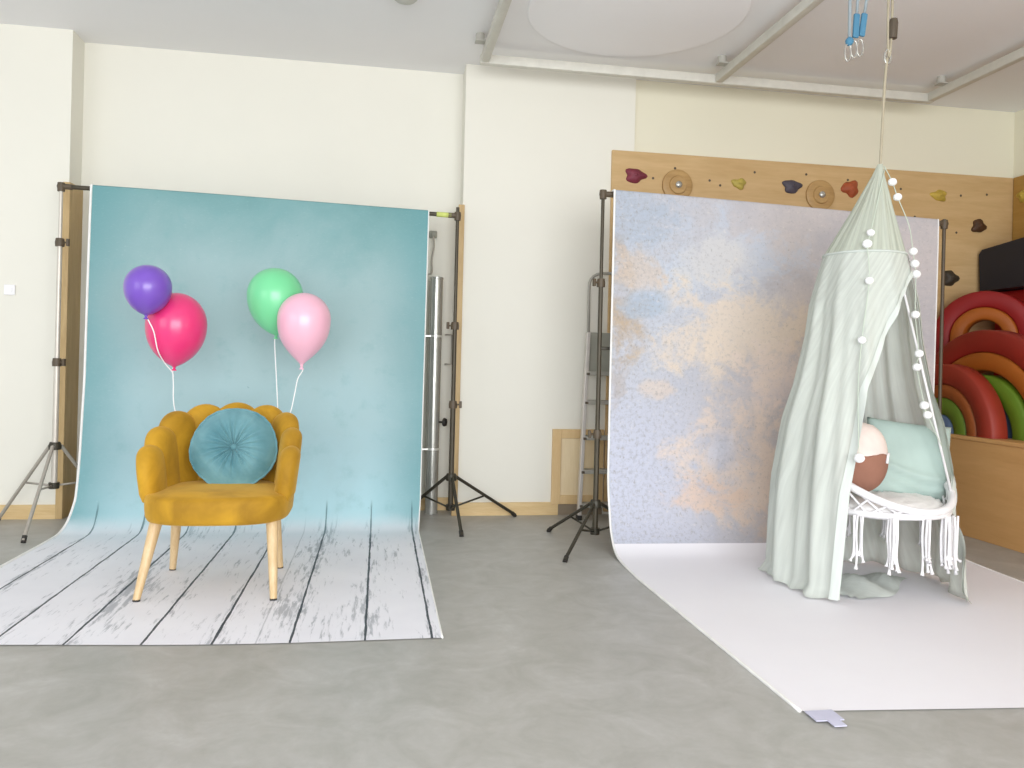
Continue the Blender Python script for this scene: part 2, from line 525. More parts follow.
# low beech hatch in the wall
hd = thing('access_hatch', 'low beech-framed hatch in the wall behind the step ladder', 'hatch', (1.37, 5.33, 0.06))
fr = MB()
x0, x1, z0, z1, w = 1.185, 1.55, 0.075, 0.592, 0.062
for a, b in (((x0, z0), (x0 + w, z1)), ((x1 - w, z0), (x1, z1))):
    fr.box((a[0], 5.305, a[1]), (b[0], 5.33, b[1]), 0.003)
for a, b in (((x0 + w, z1 - w), (x1 - w, z1)), ((x0 + w, z0), (x1 - w, z0 + w))):
    fr.box((a[0], 5.307, a[1]), (b[0], 5.33, b[1]), 0.003)
fr.build('hatch_frame', M['hatchframe'], hd)
MB().box((x0 + w, 5.318, z0 + w), (x1 - w, 5.33, z1 - w)).build('hatch_panel', M['hatchpanel'], hd)
struct(MB().box((1.235, 5.318, 0), (1.55, 5.33, 0.075)).build('trim_3', M['plinth']))

# light switch on the far left wall
sw = thing('light_switch', 'small white switch plate on the cream wall left of the silver stand', 'switch', (-2.262, 5.33, 1.417))
MB().box((-2.295, 5.318, 1.385), (-2.232, 5.33, 1.449), 0.004).build('plate', M['white_plastic'], sw)
MB().box((-2.280, 5.312, 1.402), (-2.247, 5.319, 1.432), 0.002).build('rocker', M['white_plastic'], sw)

# smoke detector
sd = thing('smoke_detector', 'round grey smoke detector on the ceiling above the teal backdrop', 'smoke detector', (0.09, 4.37, ZC))
MB().lathe([(0.0, -0.045), (0.055, -0.043), (0.068, -0.03), (0.075, -0.012)], (0.09, 4.37, ZC)).build('housing', M['detector'], sd, True)
MB().lathe([(0.0, -0.014), (0.085, -0.014), (0.088, 0.0)], (0.09, 4.37, ZC)).build('mounting_plate', M['white_plastic'], sd, True)

# ------------------------------------------------------------------ ceiling rail frame
rf = thing('ceiling_rail_frame', 'white rectangular swing rail frame fixed under the ceiling', 'rail frame', (2.2, 5.0, ZC))
ZR = 2.975
def rail(a, b, horizontal=True):
    a = Vector(a); b = Vector(b)
    d = (b - a).normalized(); s = d.cross(Vector((0, 0, 1)))
    return MB().obox((a + b) / 2, d, s, Vector((0, 0, 1)), (b - a).length / 2, 0.026, 0.03, 0.008)
auto(rail((0.585, 5.02, ZR), (3.80, 5.02, ZR)).build('front_rail', M['rail'], rf))
for x in (0.615, 2.19, 3.77):
    auto(rail((x, 4.99, ZR + 0.002), (x, 0.4, ZR + 0.002)).build('cross_rail', M['rail'], rf))
    for y in (4.82, 2.9, 0.9):
        mb = MB()
        mb.lathe([(0.03, 0.0), (0.026, 0.05), (0.0, 0.05)], (x - 0.055, y, ZR + 0.03), (0, 0, 1), 14)
        mb.box((x - 0.085, y - 0.03, ZR + 0.028), (x + 0.03, y + 0.03, ZR + 0.036))
        mb.build('rail_bracket', M['rail_dark'], rf)

# ------------------------------------------------------------------ climbing walls with holds
def rock_hold(c, nrm, r, colour, parent, seed, sq=0.55, wide=1.25):
    rnd = random.Random(seed)
    bm = bmesh.new()
    bmesh.ops.create_icosphere(bm, subdivisions=3, radius=1)
    nrm = Vector(nrm); a = nrm.cross(Vector((0, 0, 1))).normalized(); u = Vector((0, 0, 1))
    ph = [rnd.uniform(0, 6) for _ in range(4)]
    for q in bm.verts:
        p = q.co.copy()
        t = math.atan2(p.z, p.x)
        k = 1 + 0.16 * math.sin(3 * t + ph[0]) + 0.10 * math.sin(5 * t + ph[1]) + 0.08 * math.sin(4 * p.y + ph[2])
        q.co = Vector(c) + a * p.x * r * wide * k + u * p.z * r * k * 0.9 + nrm * max(p.y, -0.05) * r * sq
    # bolt
    mb = MB().bm(bm)
    mb.lathe([(0.012, 0.0), (0.012, r * sq + 0.004), (0.0, r * sq + 0.006)], c, nrm, 12)
    return mb.build('climbing_hold', hold_mat(colour), parent, True)
def ring_hold(c, nrm, parent):
    mb = MB()
    mb.lathe([(0.10, 0.0), (0.112, 0.004), (0.11, 0.016), (0.098, 0.022), (0.066, 0.022), (0.06, 0.034), (0.045, 0.036), (0.03, 0.034), (0.0, 0.034)], c, nrm, 40)
    o = auto(mb.build('wooden_disc_hold', M['discwood'], parent))
    MB().lathe([(0.024, 0.034), (0.024, 0.042), (0.012, 0.05), (0.0, 0.05)], c, nrm, 20).build('bolt', M['steel'], o, True)
    return o
M['discwood'] = wood('disc_hold_wood', 'A88350', 'C09C66', 'x')
YP = 5.31
cw = thing('climbing_wall', 'birch plywood climbing wall with coloured holds behind the lavender backdrop', 'climbing wall', (3.1, 5.39, 0))
pm = MB().box((1.56, YP, 0.02), (4.735, 5.352, 2.54), 0.004)
for x in [1.9 + 0.4 * k for k in range(7)]:
    pass
pm.build('plywood_panel', M['panel'], cw)
bh = MB()
for x, z in ((1.86, 2.36), (2.28, 2.37), (2.36, 2.34), (2.02, 2.44), (2.62, 2.45), (3.02, 2.46), (3.35, 2.44), (3.78, 2.40), (4.28, 2.38), (3.9, 2.2), (4.5, 2.4), (4.25, 2.1), (4.0, 2.0)):
    bh.lathe([(0.0, 0.0), (0.009, 0.0), (0.009, 0.002), (0, 0.002)], (x, YP, z), (0, -1, 0), 10)
bh.build('bolt_holes', M['clamp'], cw)
holds = [(1.729, 2.37, 0.055, '7C3040', 1.3), (2.501, 2.361, 0.045, 'B9A650', 1.25), (2.908, 2.365, 0.052, '4C4650', 1.3), (3.373, 2.378, 0.062, 'A2502E', 1.05),
         (4.099, 2.37, 0.045, 'C2A544', 1.4), (4.432, 2.156, 0.06, '4A2E16', 1.0), (4.207, 1.755, 0.065, '3A3022', 1.0)]
for i, (x, z, r, c, w) in enumerate(holds):
    h = rock_hold((x, YP, z), (0, -1, 0), r, c, cw, i, 0.55, w)
for (x, z) in ((2.037, 2.319), (3.129, 2.313)):
    ring_hold((x, YP, z), (0, -1, 0), cw)
cr = thing('climbing_wall', 'side climbing panel, coloured dark for corner shade, on the right wall above the foam rainbows', 'climbing wall', (4.76, 4.2, 0))
MB().box((4.72, 1.0, 0.0), (4.76, 5.305, 2.54), 0.004).build('plywood_panel', M['panel_r'], cr)
rock_hold((4.72, 5.20, 2.385), (-1, 0, 0), 0.05, 'BFA545', cr, 31, 0.55, 1.3)
rock_hold((4.72, 4.2, 2.2), (-1, 0, 0), 0.06, '7C3040', cr, 32, 0.55, 1.1)

# ------------------------------------------------------------------ steel pipe and fittings in the recess
sp = thing('steel_pipe', 'upright shiny steel tube on brackets right of the teal backdrop', 'pipe', (0.372, 5.42, 0))
pr = [(0.0, 0.0), (0.044, 0.0), (0.044, 1.597), (0.047, 1.6), (0.047, 1.612), (0.04, 1.615), (0.0, 1.612)]
auto(MB().lathe(pr, (0.370, 5.42, 0.0), (0, 0, 1), 32).build('tube', M['steel'], sp))
for z in (1.21, 0.44):
    mb = MB()
    mb.lathe([(0.0455, -0.007), (0.0485, -0.007), (0.0485, 0.007), (0.0455, 0.007)], (0.370, 5.42, z), (0, 0, 1), 32)
    mb.box((0.24, 5.385, z - 0.005), (0.34, 5.40, z + 0.005))
    mb.box((0.355, 5.46, z - 0.007), (0.385, 5.53, z + 0.007))
    auto(mb.build('pipe_clip', M['bright'], sp))
kn = MB().lathe([(0.007, 0), (0.007, 0.03), (0.026, 0.034), (0.03, 0.042), (0.024, 0.056), (0.0, 0.058)], (0.405, 5.40, 0.625), (0.92, -0.39, 0), 18)
kn.build('locking_knob', M['black'], sp, True)
ph = MB().tube([(0.45, 5.53, 1.225), (0.45, 5.49, 1.225), (0.492, 5.49, 1.225), (0.492, 5.49, 1.02), (0.45, 5.49, 1.02), (0.45, 5.53, 1.02)], 0.006, 8)
tag(auto(ph.build('bent_rod', M['silver_leg'], origin=(0.47, 5.53, 1.02))), 'thin grey U-shaped rod fixed to the wall right of the steel tube', 'rod')
wh = thing('wall_hook', 'small grey wall hook with a dangling cord above the steel tube', 'hook', (0.34, 5.53, 1.9))
MB().box((0.318, 5.505, 1.895), (0.372, 5.53, 1.945), 0.006).box((0.335, 5.47, 1.90), (0.36, 5.505, 1.925), 0.005).build('hook_plate', M['grey_panel'], wh)
MB().tube(catmull([(0.345, 5.475, 1.9), (0.35, 5.48, 1.83), (0.338, 5.49, 1.74), (0.342, 5.5, 1.68), (0.336, 5.49, 1.645), (0.318, 5.49, 1.64)], 5), 0.006, 7).build('cord', M['silver_leg'], wh, True)

# ------------------------------------------------------------------ backdrops
def cloth(name, prof, left, right, wavy, mat, nu=36, origin=(0, 0, 0), front_skew=(0, 0), drop=0.0):
    """prof: (Y, z) from the bar to the front edge; left/right: X as a function of arc position 0..1"""
    P = catmull([(0, y, z) for y, z in prof], 5)
    s = [0.0]
    for a, b in zip(P, P[1:]): s.append(s[-1] + (b - a).length)
    L = s[-1]
    v = []; uv = []; f = []
    n = len(P)
    for i, p in enumerate(P):
        xl = interp(left, s[i]); xr = interp(right, s[i])
        for k in range(nu + 1):
            t = k / nu
            x = lerp(xl, xr, t)
            y = p.y; z = p.z
            y += lerp(front_skew[0], front_skew[1], t) * max(0.0, (s[i] - 2.3) / (L - 2.3)) if s[i] > 2.3 else 0
            y += wavy(x, s[i] / L, L)
            if drop and s[i] < 1.0: z -= drop * t * (1 - s[i])
            v.append((x, y, max(z, 0.004))); uv.append((x, s[i]))
    for i in range(n - 1):
        for k in range(nu):
            a = i * (nu + 1) + k
            f.append((a, a + 1, a + nu + 2, a + nu + 1))
    o = link_mesh(name, v, f, mat, None, True, uv, origin)
    edges = {'left': [v[i * (nu + 1)] for i in range(n)], 'right': [v[i * (nu + 1) + nu] for i in range(n)]}
    return o, edges, L
prof1 = [(5.06, 2.035), (5.015, 2.03), (5.005, 1.98), (5.0, 1.6), (5.0, 1.1), (5.0, 0.7), (4.998, 0.42), (4.985, 0.25), (4.96, 0.13), (4.915, 0.05), (4.84, 0.012), (4.7, 0.005), (4.4, 0.004), (3.9, 0.004), (3.4, 0.004), (3.01, 0.004)]
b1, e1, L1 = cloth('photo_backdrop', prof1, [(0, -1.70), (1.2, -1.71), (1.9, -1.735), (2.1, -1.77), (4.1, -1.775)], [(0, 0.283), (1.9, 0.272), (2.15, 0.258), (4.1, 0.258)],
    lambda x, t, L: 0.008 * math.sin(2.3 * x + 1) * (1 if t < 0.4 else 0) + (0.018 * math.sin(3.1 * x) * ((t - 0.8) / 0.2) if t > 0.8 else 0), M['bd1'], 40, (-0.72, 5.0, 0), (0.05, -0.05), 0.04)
tag(b1, 'teal painted-wall photo backdrop running down into white planks under the mustard chair', 'backdrop', 'photo backdrops')
MB().tube(e1['left'], 0.0075, 6).build('white_edge', M['hem'], b1, True)
MB().tube(e1['right'], 0.004, 6).build('white_edge', M['hem'], b1, True)
prof2 = [(4.455, 2.055), (4.415, 2.052), (4.403, 2.01), (4.40, 1.6), (4.40, 1.2), (4.40, 0.8), (4.395, 0.56), (4.375, 0.38), (4.325, 0.22), (4.24, 0.095), (4.12, 0.025), (3.95, 0.005), (3.6, 0.004), (3.0, 0.004), (2.5, 0.004), (2.13, 0.004)]
b2, e2, L2 = cloth('photo_backdrop', prof2, [(0, 1.312), (1.5, 1.312), (1.9, 1.305), (2.2, 1.285), (2.6, 1.27), (4.3, 1.293)], [(0, 3.35), (1.5, 3.34), (2.3, 3.25), (2.9, 3.20), (4.3, 3.2)],
    lambda x, t, L: 0.008 * math.sin(2.0 * x + 1) * (1 if t < 0.4 else 0) + (-0.035 * (x - 1.29) if t < 0.55 else -0.035 * (x - 1.29)), M['bd2'], 40, (2.3, 4.4, 0), (0.10, 0.02), 0.075)
tag(b2, 'lavender and peach mottled photo backdrop sweeping into a plain white floor sheet', 'backdrop', 'photo backdrops')
MB().tube(e2['left'], 0.0065, 6).build('white_edge', M['hem'], b2, True)
MB().tube(e2['right'], 0.004, 6).build('white_edge', M['hem'], b2, True)
tp = MB().box((-0.045, -0.012, 0.0), (0.045, 0.055, 0.003)).box((-0.01, -0.05, 0.0), (0.03, -0.012, 0.003))
tag(tp.build('tape_strip', M['tape'], origin=(0, 0, 0)), 'short lavender tape piece at the front left corner of the white sheet', 'tape').location = (1.345, 2.165, 0.006)

# ------------------------------------------------------------------ tripod stands and crossbars
def tripod(name, label, c, ztop, feet, hub, low, r, pm, lm, clamps, clamp_dirs, grp='backdrop tripod stands'):
    X, Y = c
    t = thing(name, label, 'tripod stand', (X, Y, 0), grp)
    p = MB()
    zc = sorted(clamps)
    p.tube([(X, Y, low), (X, Y, zc[0])], r, 14)
    p.tube([(X, Y, zc[0]), (X, Y, zc[1] if len(zc) > 1 else ztop)], r * 0.82, 14)
    if len(zc) > 1:
        p.tube([(X, Y, zc[1]), (X, Y, ztop)], r * 0.64, 14)
    auto(p.build('pole', pm, t))
    for z, d in zip(clamps, clamp_dirs):
        mb = MB().lathe([(0.0, -0.024), (r * 1.5, -0.024), (r * 1.6, 0.0), (r * 1.35, 0.024), (0, 0.024)], (X, Y, z), (0, 0, 1), 14)
        cl = auto(mb.build('clamp_collar', M['clamp'], t))
        d = Vector(d).normalized(); q = Vector((X, Y, z))
        kb = MB().tube([q + d * r, q + d * 0.04], 0.006, 8)
        kb.obox(q + d * 0.048, d, d.cross(Vector((0, 0, 1))), Vector((0, 0, 1)), 0.008, 0.009, 0.022, 0.003)
        kb.build('clamp_knob', M['clamp'], cl)
    auto(MB().lathe([(0, -0.022), (r * 2.0, -0.022), (r * 2.2, 0.0), (r * 1.7, 0.022), (0, 0.022)], (X, Y, hub), (0, 0, 1), 16).build('upper_hub', M['stand_dark'], t))
    auto(MB().lathe([(0, -0.018), (r * 1.7, -0.018), (r * 1.8, 0.018), (0, 0.018)], (X, Y, low), (0, 0, 1), 16).build('lower_hub', M['stand_dark'], t))
    for fx, fy in feet:
        ft = Vector((fx, fy, 0.012)); d = (ft - Vector((X, Y, 0))); d.z = 0; d.normalize()
        top = Vector((X, Y, hub)) + d * r * 2.0
        lg = auto(MB().tube([top, ft], r * 0.62, 10).build('leg', lm, t))
        dd = (ft - top).normalized()
        auto(MB().tube([ft - dd * 0.03, ft + Vector((0, 0, -0.010))], r * 0.8, 10).build('rubber_foot', M['black'], lg))
        mid = top.lerp(ft, 0.48)
        MB().tube([Vector((X, Y, low)) + d * r, mid], r * 0.38, 8).build('brace', lm, t, True)
    return t
def tri_feet(c, r, a0):
    return [(c[0] + r * math.cos(a0 + k * 2 * PI / 3), c[1] + r * math.sin(a0 + k * 2 * PI / 3)) for k in range(3)]
S1 = (-1.885, 5.06); S2 = (0.470, 5.06); S3 = (1.258, 4.45); S4 = (3.405, 4.36)
d = math.radians
t1 = tripod('tripod_stand', 'silver tripod stand left of the teal backdrop', S1, 2.04,
    [(-1.885, 4.665), (-1.885 - 0.36, 5.06 + 0.12), (-1.60, 5.285)], 0.485, 0.25, 0.0165, M['silver'], M['silver_leg'], [0.98, 1.69], [(1, -0.4, 0), (1, -0.2, 0)])
t2 = tripod('tripod_stand', 'dark tripod stand right of the teal backdrop', S2, 2.03,
    [(0.505, 4.68), (0.93, 5.27), (0.15, 5.26)], 0.30, 0.105, 0.017, M['stand_black'], M['stand_dark'], [0.765, 1.27], [(1, -0.2, 0), (-1, -0.3, 0)])
t3 = tripod('tripod_stand', 'dark tripod stand in front of the step ladder', S3, 2.04,
    [(0.985, 4.05), (1.055, 4.79), (1.66, 4.50)], 0.235, 0.075, 0.016, M['stand_black'], M['stand_dark'], [0.64, 1.52], [(-1, -0.1, 0), (-1, -0.4, 0)])
MB().box((S3[0], S3[1] - 0.01, 1.13), (S3[0] + 0.07, S3[1] + 0.01, 1.15), 0.003).build('side_peg', M['stand_dark'], t3)
t4 = tripod('tripod_stand', 'dark tripod stand half hidden at the right edge of the lavender backdrop', S4, 1.99,
    tri_feet(S4, 0.20, d(22)), 0.24, 0.08, 0.013, M['clamp'], M['clamp'], [0.64], [(-1, -0.1, 0)])
def crossbar(label, a, b, grp='backdrop crossbars'):
    a = Vector(a); b = Vector(b); dd = (b - a).normalized()
    t = thing('crossbar', label, 'crossbar', a, grp)
    auto(MB().tube([a - dd * 0.02, b + dd * 0.02], 0.0135, 12).build('bar', M['stand_black'], t))
    for q, s in ((a, 1), (b, -1)):
        mb = MB().lathe([(0, -0.03), (0.02, -0.03), (0.022, 0.0), (0.02, 0.022), (0, 0.022)], q, (0, 0, 1), 14)
        mb.tube([q, q + dd * s * 0.06], 0.017, 10)
        auto(mb.build('end_joint', M['clamp'], t))
    return t
c1 = crossbar('dark bar across the top of the teal backdrop with lime tape', (S1[0], S1[1], 2.022), (S2[0], S2[1], 1.976))
MB().tube([(0.335, 5.06, 1.9787), (0.43, 5.06, 1.9768)], 0.0165, 12).build('tape_wrap', M['yellow_tape'], c1, True)
crossbar('dark bar along the top of the lavender backdrop', (S3[0], S3[1], 2.038), (S4[0], S4[1], 1.962))

# ------------------------------------------------------------------ step ladder
ld = thing('step_ladder', 'aluminium step ladder leaning on the wall behind the dark tripod', 'ladder', (1.55, 5.2, 0))
def lad(x, z): return Vector((x, 5.15 + 0.045 * z, z))
LX0, LX1 = 1.342, 1.80
rb = MB()
for s, xb, xt in ((0, LX0, LX0 + 0.05), (1, LX1, LX1 - 0.05)):
    rb2 = MB()
    a = lad(xb, 0.02); b = lad(xt, 1.26)
    dz = (b - a).normalized()
    rb2.obox((a + b) / 2, Vector((1, 0, 0)), Vector((0, 1, 0)), dz, 0.012, 0.022, (b - a).length / 2, 0.003)
    rb2.build('side_rail', M['alu'], ld)
    MB().obox(lad(xb, 0.016), Vector((1, 0, 0)), Vector((0, 1, 0)), Vector((0, 0, 1)), 0.016, 0.028, 0.016, 0.004).build('rubber_foot', M['black'], ld)
hp = []
for k in range(13):
    a = PI * (1 - k / 12)
    hp.append(lad((LX0 + LX1) / 2 + (0.178) * math.copysign(abs(math.cos(a)) ** 0.55, math.cos(a)), 1.55 + 0.12 * math.sin(a) ** 0.7))
hp = [lad(LX0 + 0.05, 1.22)] + hp + [lad(LX1 - 0.05, 1.22)]
MB().tube(hp, 0.010, 10).build('hand_hoop', M['alu_step'], ld, True)
MB().box((LX0 + 0.05, 5.195, 0.99), (LX1 - 0.05, 5.215, 1.26), 0.004).build('folded_platform', M['grey_panel'], ld)
for z in (0.985, 0.79, 0.55, 0.325, 0.10):
    x0, x1 = LX0 + 0.04 * z + 0.01, LX1 - 0.04 * z - 0.01
    y = 5.15 + 0.045 * z
    MB().box((x0, y - 0.035, z - 0.016), (x1, y + 0.045, z + 0.012), 0.004).build('step_tread', M['alu_step'], ld)
    MB().box((x0 - 0.014, y - 0.038, z - 0.014), (x0 + 0.006, y - 0.018, z + 0.002), 0.003).build('step_bracket', M['brown_cyl'], ld)

# ------------------------------------------------------------------ mustard armchair
CX = -0.695
ch = thing('scallop_armchair', 'mustard velvet scallop-back armchair with pale wooden legs on the plank print', 'armchair', (CX, 3.8, 0))
def plan(phi):
    # phi 0 = front left, pi = front right ; horseshoe
    c, s = math.cos(phi), math.sin(phi)
    x = -0.280 * math.copysign(abs(c) ** 0.75, c)
    y = 3.66 + 0.42 * abs(s) ** 0.9
    return Vector((CX + x, y, 0))
N_P = 4000
arc = [0.0]; pts = [plan(PI * k / N_P) for k in range(N_P + 1)]
for a, b in zip(pts, pts[1:]): arc.append(arc[-1] + (b - a).length)
def at_arc(t):
    s = t * arc[-1]
    lo, hi = 0, N_P
    while hi - lo > 1:
        m = (lo + hi) // 2
        if arc[m] < s: lo = m
        else: hi = m
    return pts[lo].copy()
tops = [0.640, 0.712, 0.775, 0.803, 0.812, 0.803, 0.775, 0.712, 0.640]
cw_ = [1.05, 1.0, 1.0, 1.0, 1.05, 1.0, 1.0, 1.0, 1.05]
for i in range(9):
    t = (i + 0.5) / 9 * 1.0
    base = at_arc(t)
    tg = (at_arc(min(t + 0.02, 1)) - at_arc(max(t - 0.02, 0))).normalized()
    nr = Vector((tg.y, -tg.x, 0))
    if (base - Vector((CX, 3.66, 0))).dot(nr) < 0: nr = -nr
    W = arc[-1] / 9 * 1.0 * cw_[i]; TH = 0.047
    zb, zt = (0.40, 0.365, 0.345, 0.345, 0.345, 0.345, 0.345, 0.365, 0.40)[i], tops[i]
    seg, lev = 28, 26
    v = []; f = []
    for j in range(lev + 1):
        q = j / lev
        h = 1 - (1 - q) ** 1.9 if q > 0 else 0
        h = 0.5 - 0.5 * math.cos(PI * q)
        z = lerp(zb, zt, h)
        rt = W * 1.15
        e = (z - (zt - rt)) / rt
        wf = math.sqrt(max(0.0, 1 - max(e, 0) ** 2.0)) if e > 0 else 1.0
        wf *= 0.74 + 0.26 * min(1, (z - zb) / 0.25)
        bt = min(1.0, (z - zb) / 0.03)
        wf = max(wf, 0.02)
        e2 = (z - (zt - 0.05)) / 0.05
        tf = math.sqrt(max(0.0, 1 - max(e2, 0) ** 2)) if e2 > 0 else 1.0
        tf = max(tf, 0.03) * (0.75 + 0.25 * bt)
        lean = (z - 0.40) * 0.12
        c = base + nr * (lean)
        c.z = z
        for k in range(seg):
            a = 2 * PI * k / seg
            ca, sa = math.cos(a), math.sin(a)
            px = math.copysign(abs(ca) ** 0.85, ca) * W * wf
            py = math.copysign(abs(sa) ** 0.8, sa) * TH * tf
            v.append(c + tg * px + nr * py)
    for j in range(lev):
        for k in range(seg):
            k2 = (k + 1) % seg
            f.append((j * seg + k, j * seg + k2, (j + 1) * seg + k2, (j + 1) * seg + k))
    f.append(tuple(range(seg))[::-1]); f.append(tuple(lev * seg + k for k in range(seg)))
    link_mesh('backrest_channel', v, f, M['velvet'], ch, True)
# seat
def seat_outline(k, n, inset):
    a = 2 * PI * k / n
    ca, sa = math.cos(a), math.sin(a)
    x = math.copysign(abs(ca) ** 0.55, ca) * (0.306 - inset)
    y = math.copysign(abs(sa) ** (0.55 if sa < 0 else 0.85), sa) * ((0.285 if sa < 0 else 0.24) - inset)
    if sa < 0: y -= 0.018 * (1 - (x / 0.31) ** 2)
    return x, y
n = 72
lv = [(0.318, 0.10), (0.320, 0.03), (0.328, 0.008), (0.345, 0.0), (0.375, -0.003), (0.405, -0.004), (0.428, 0.0), (0.437, 0.012), (0.4405, 0.035), (0.443, 0.09), (0.446, 0.16), (0.448, 0.22)]
v = []; f = []
for z, ins in lv:
    for k in range(n):
        x, y = seat_outline(k, n, ins)
        zz = z
        if z > 0.44:
            zz += 0.010 * max(0, 1 - (x / 0.3) ** 2) * min(1, (z - 0.44) / 0.003)
        elif z > 0.4:
            zz += 0.004 * math.sin(14 * x)
        v.append((CX + 0.004 + x, 3.79 + y, zz))
for j in range(len(lv) - 1):
    for k in range(n):
        k2 = (k + 1) % n
        f.append((j * n + k, j * n + k2, (j + 1) * n + k2, (j + 1) * n + k))
f.append(tuple(range(n))[::-1]); f.append(tuple((len(lv) - 1) * n + k for k in range(n)))
link_mesh('seat', v, f, M['velvet'], ch, True)
for (tx, ty, bx_, by_) in ((-0.935, 3.63, -0.985, 3.53), (-0.452, 3.61, -0.424, 3.50), (-0.925, 3.94, -0.962, 4.03), (-0.482, 3.93, -0.460, 4.03)):
    a = Vector((tx, ty, 0.335)); b = Vector((bx_, by_, 0.008))
    lg = auto(MB().tube([a.lerp(b, k / 5) for k in range(6)], [lerp(0.027, 0.015, k / 5) for k in range(6)], 18).build('leg', M['leg'], ch))
    dd = (b - a).normalized()
    auto(MB().tube([b - dd * 0.004, Vector((b.x, b.y, 0.0035))], 0.0155, 14).build('foot_cap', M['black'], lg))

# round pleated cushion on the chair
pc = Vector((-0.662, 3.86, 0.612))
pl = thing('round_cushion', 'round pleated teal velvet cushion leaning on the mustard chair', 'cushion', (pc.x, pc.y, 0.46))
nrm = Vector((0.06, -0.93, 0.34)).normalized()
upv = (Vector((0.12, 0, 1)) - nrm * nrm.dot(Vector((0.12, 0, 1)))).normalized()
rtv = upv.cross(nrm)
v = []; f = []
NS, NR = 180, 30
R = 0.192
random.seed(9)
phs = [random.uniform(0, 6.28) for _ in range(6)]
def pl_pt(a, q):
    # q: -1 (back centre) .. 0 rim .. 1 (front centre)
    rr = 1 - abs(q)
    r = R * math.sin(min(1, rr) * PI / 2) ** 0.9
    r *= 1 + 0.012 * math.sin(5 * a + phs[0]) + 0.006 * math.sin(27 * a)
    dome = 0.068 * (1 - (r / R) ** 2.6) if r < R else 0
    dome = max(dome, 0)
    dimple = 0.046 * math.exp(-(r / 0.045) ** 1.3)
    pleat = (0.0050 * math.sin(23 * a + 0.8 * math.sin(3 * a + phs[1])) + 0.003 * math.sin(37 * a + phs[2] + math.sin(2 * a))) * math.exp(-((r - 0.06) / 0.07) ** 2)
    h = (dome - dimple + pleat)
    h = h if q >= 0 else -h * 0.8
    return pc + rtv * math.cos(a) * r + upv * math.sin(a) * r + nrm * h
rows = [lerp(-0.999, 0.999, i / (2 * NR)) for i in range(2 * NR + 1)]
for q in rows:
    for k in range(NS):
        v.append(pl_pt(2 * PI * k / NS, q))
for i in range(len(rows) - 1):
    for k in range(NS):
        k2 = (k + 1) % NS
        f.append((i * NS + k, i * NS + k2, (i + 1) * NS + k2, (i + 1) * NS + k))
f.append(tuple(range(NS))[::-1]); f.append(tuple((len(rows) - 1) * NS + k for k in range(NS)))
link_mesh('cushion_body', v, f, M['teal'], pl, True)
MB().ball(pc + nrm * 0.026, 0.015, 3, (1, 0.9, 1)).build('button', M['teal'], pl, True)
rim = [pl_pt(2 * PI * k / 90, 0.0) for k in range(90)]
MB().tube(rim, 0.005, 8, True).build('piping', M['teal'], pl, True)

# ------------------------------------------------------------------ balloons
def balloon(name, label, c, half_w, top, bottom, mat, tilt=(0, 0), taper=1.0, ribbon=None):
    c = Vector(c)
    t = thing(name, label, 'balloon', (c.x, c.y, c.z - bottom), 'party balloons')
    ax = Vector((tilt[0], tilt[1], 1)).normalized()
    prof = []
    nn = 34
    for k in range(nn + 1):
        a = -PI / 2 + PI * k / nn
        s, co = math.sin(a), math.cos(a)
        if s >= 0:
            prof.append((half_w * co, top * s))
        else:
            q = -s
            r = half_w * (co ** (1.0 + 0.42 * taper * q))
            prof.append((max(r, 0.008), -bottom * q))
    MB().lathe(prof, c, ax, 40).build('balloon_body', mat, t, True)
    k0 = c - ax * bottom
    auto(MB().lathe([(0.006, 0.006), (0.009, 0.0), (0.005, -0.007), (0.012, -0.016), (0.013, -0.019), (0.0, -0.017)], k0, ax, 14).build('knot', mat, t), 60)
    if ribbon:
        MB().tube(catmull([k0 - ax * 0.004] + ribbon, 6), 0.003, 7).build('ribbon', M['ribbon'], t, True)
    return t
YB = 4.42
balloon('balloon', 'purple balloon, highest and furthest left of the four', (-1.130, YB - 0.30, 1.372), 0.110, 0.108, 0.140, M['b_purple'], (0.04, 0), 0.7,
        [(-1.12, YB - 0.30, 1.2), (-1.10, YB - 0.29, 1.15), (-1.09, YB - 0.25, 1.06), (-1.075, YB - 0.18, 1.0), (-1.045, YB - 0.15, 0.955), (-1.040, YB - 0.145, 0.93)])
balloon('balloon', 'hot pink balloon below the purple one', (-1.032, YB - 0.14, 1.195), 0.148, 0.165, 0.215, M['b_hotpink'], (0.03, 0), 1.0,
        [(-1.045, YB - 0.14, 0.97), (-1.043, YB - 0.13, 0.90), (-1.03, YB - 0.14, 0.76), (-0.94, 4.20, 0.60)])
balloon('balloon', 'mint green balloon right of the pink pair', (-0.565, YB, 1.375), 0.147, 0.148, 0.215, M['b_green'], (-0.04, 0), 0.9,
        [(-0.562, YB, 1.12), (-0.548, YB, 0.92), (-0.535, YB, 0.72), (-0.52, YB, 0.4), (-0.505, YB, 0.008)])
balloon('balloon', 'pale pink balloon furthest right, in front of the green one', (-0.398, YB - 0.13, 1.245), 0.138, 0.14, 0.245, M['b_pink'], (0.03, 0), 2.7,
        [(-0.40, YB - 0.13, 0.975), (-0.425, YB - 0.12, 0.93), (-0.44, YB - 0.11, 0.85), (-0.46, YB - 0.16, 0.74), (-0.52, 4.19, 0.62)])

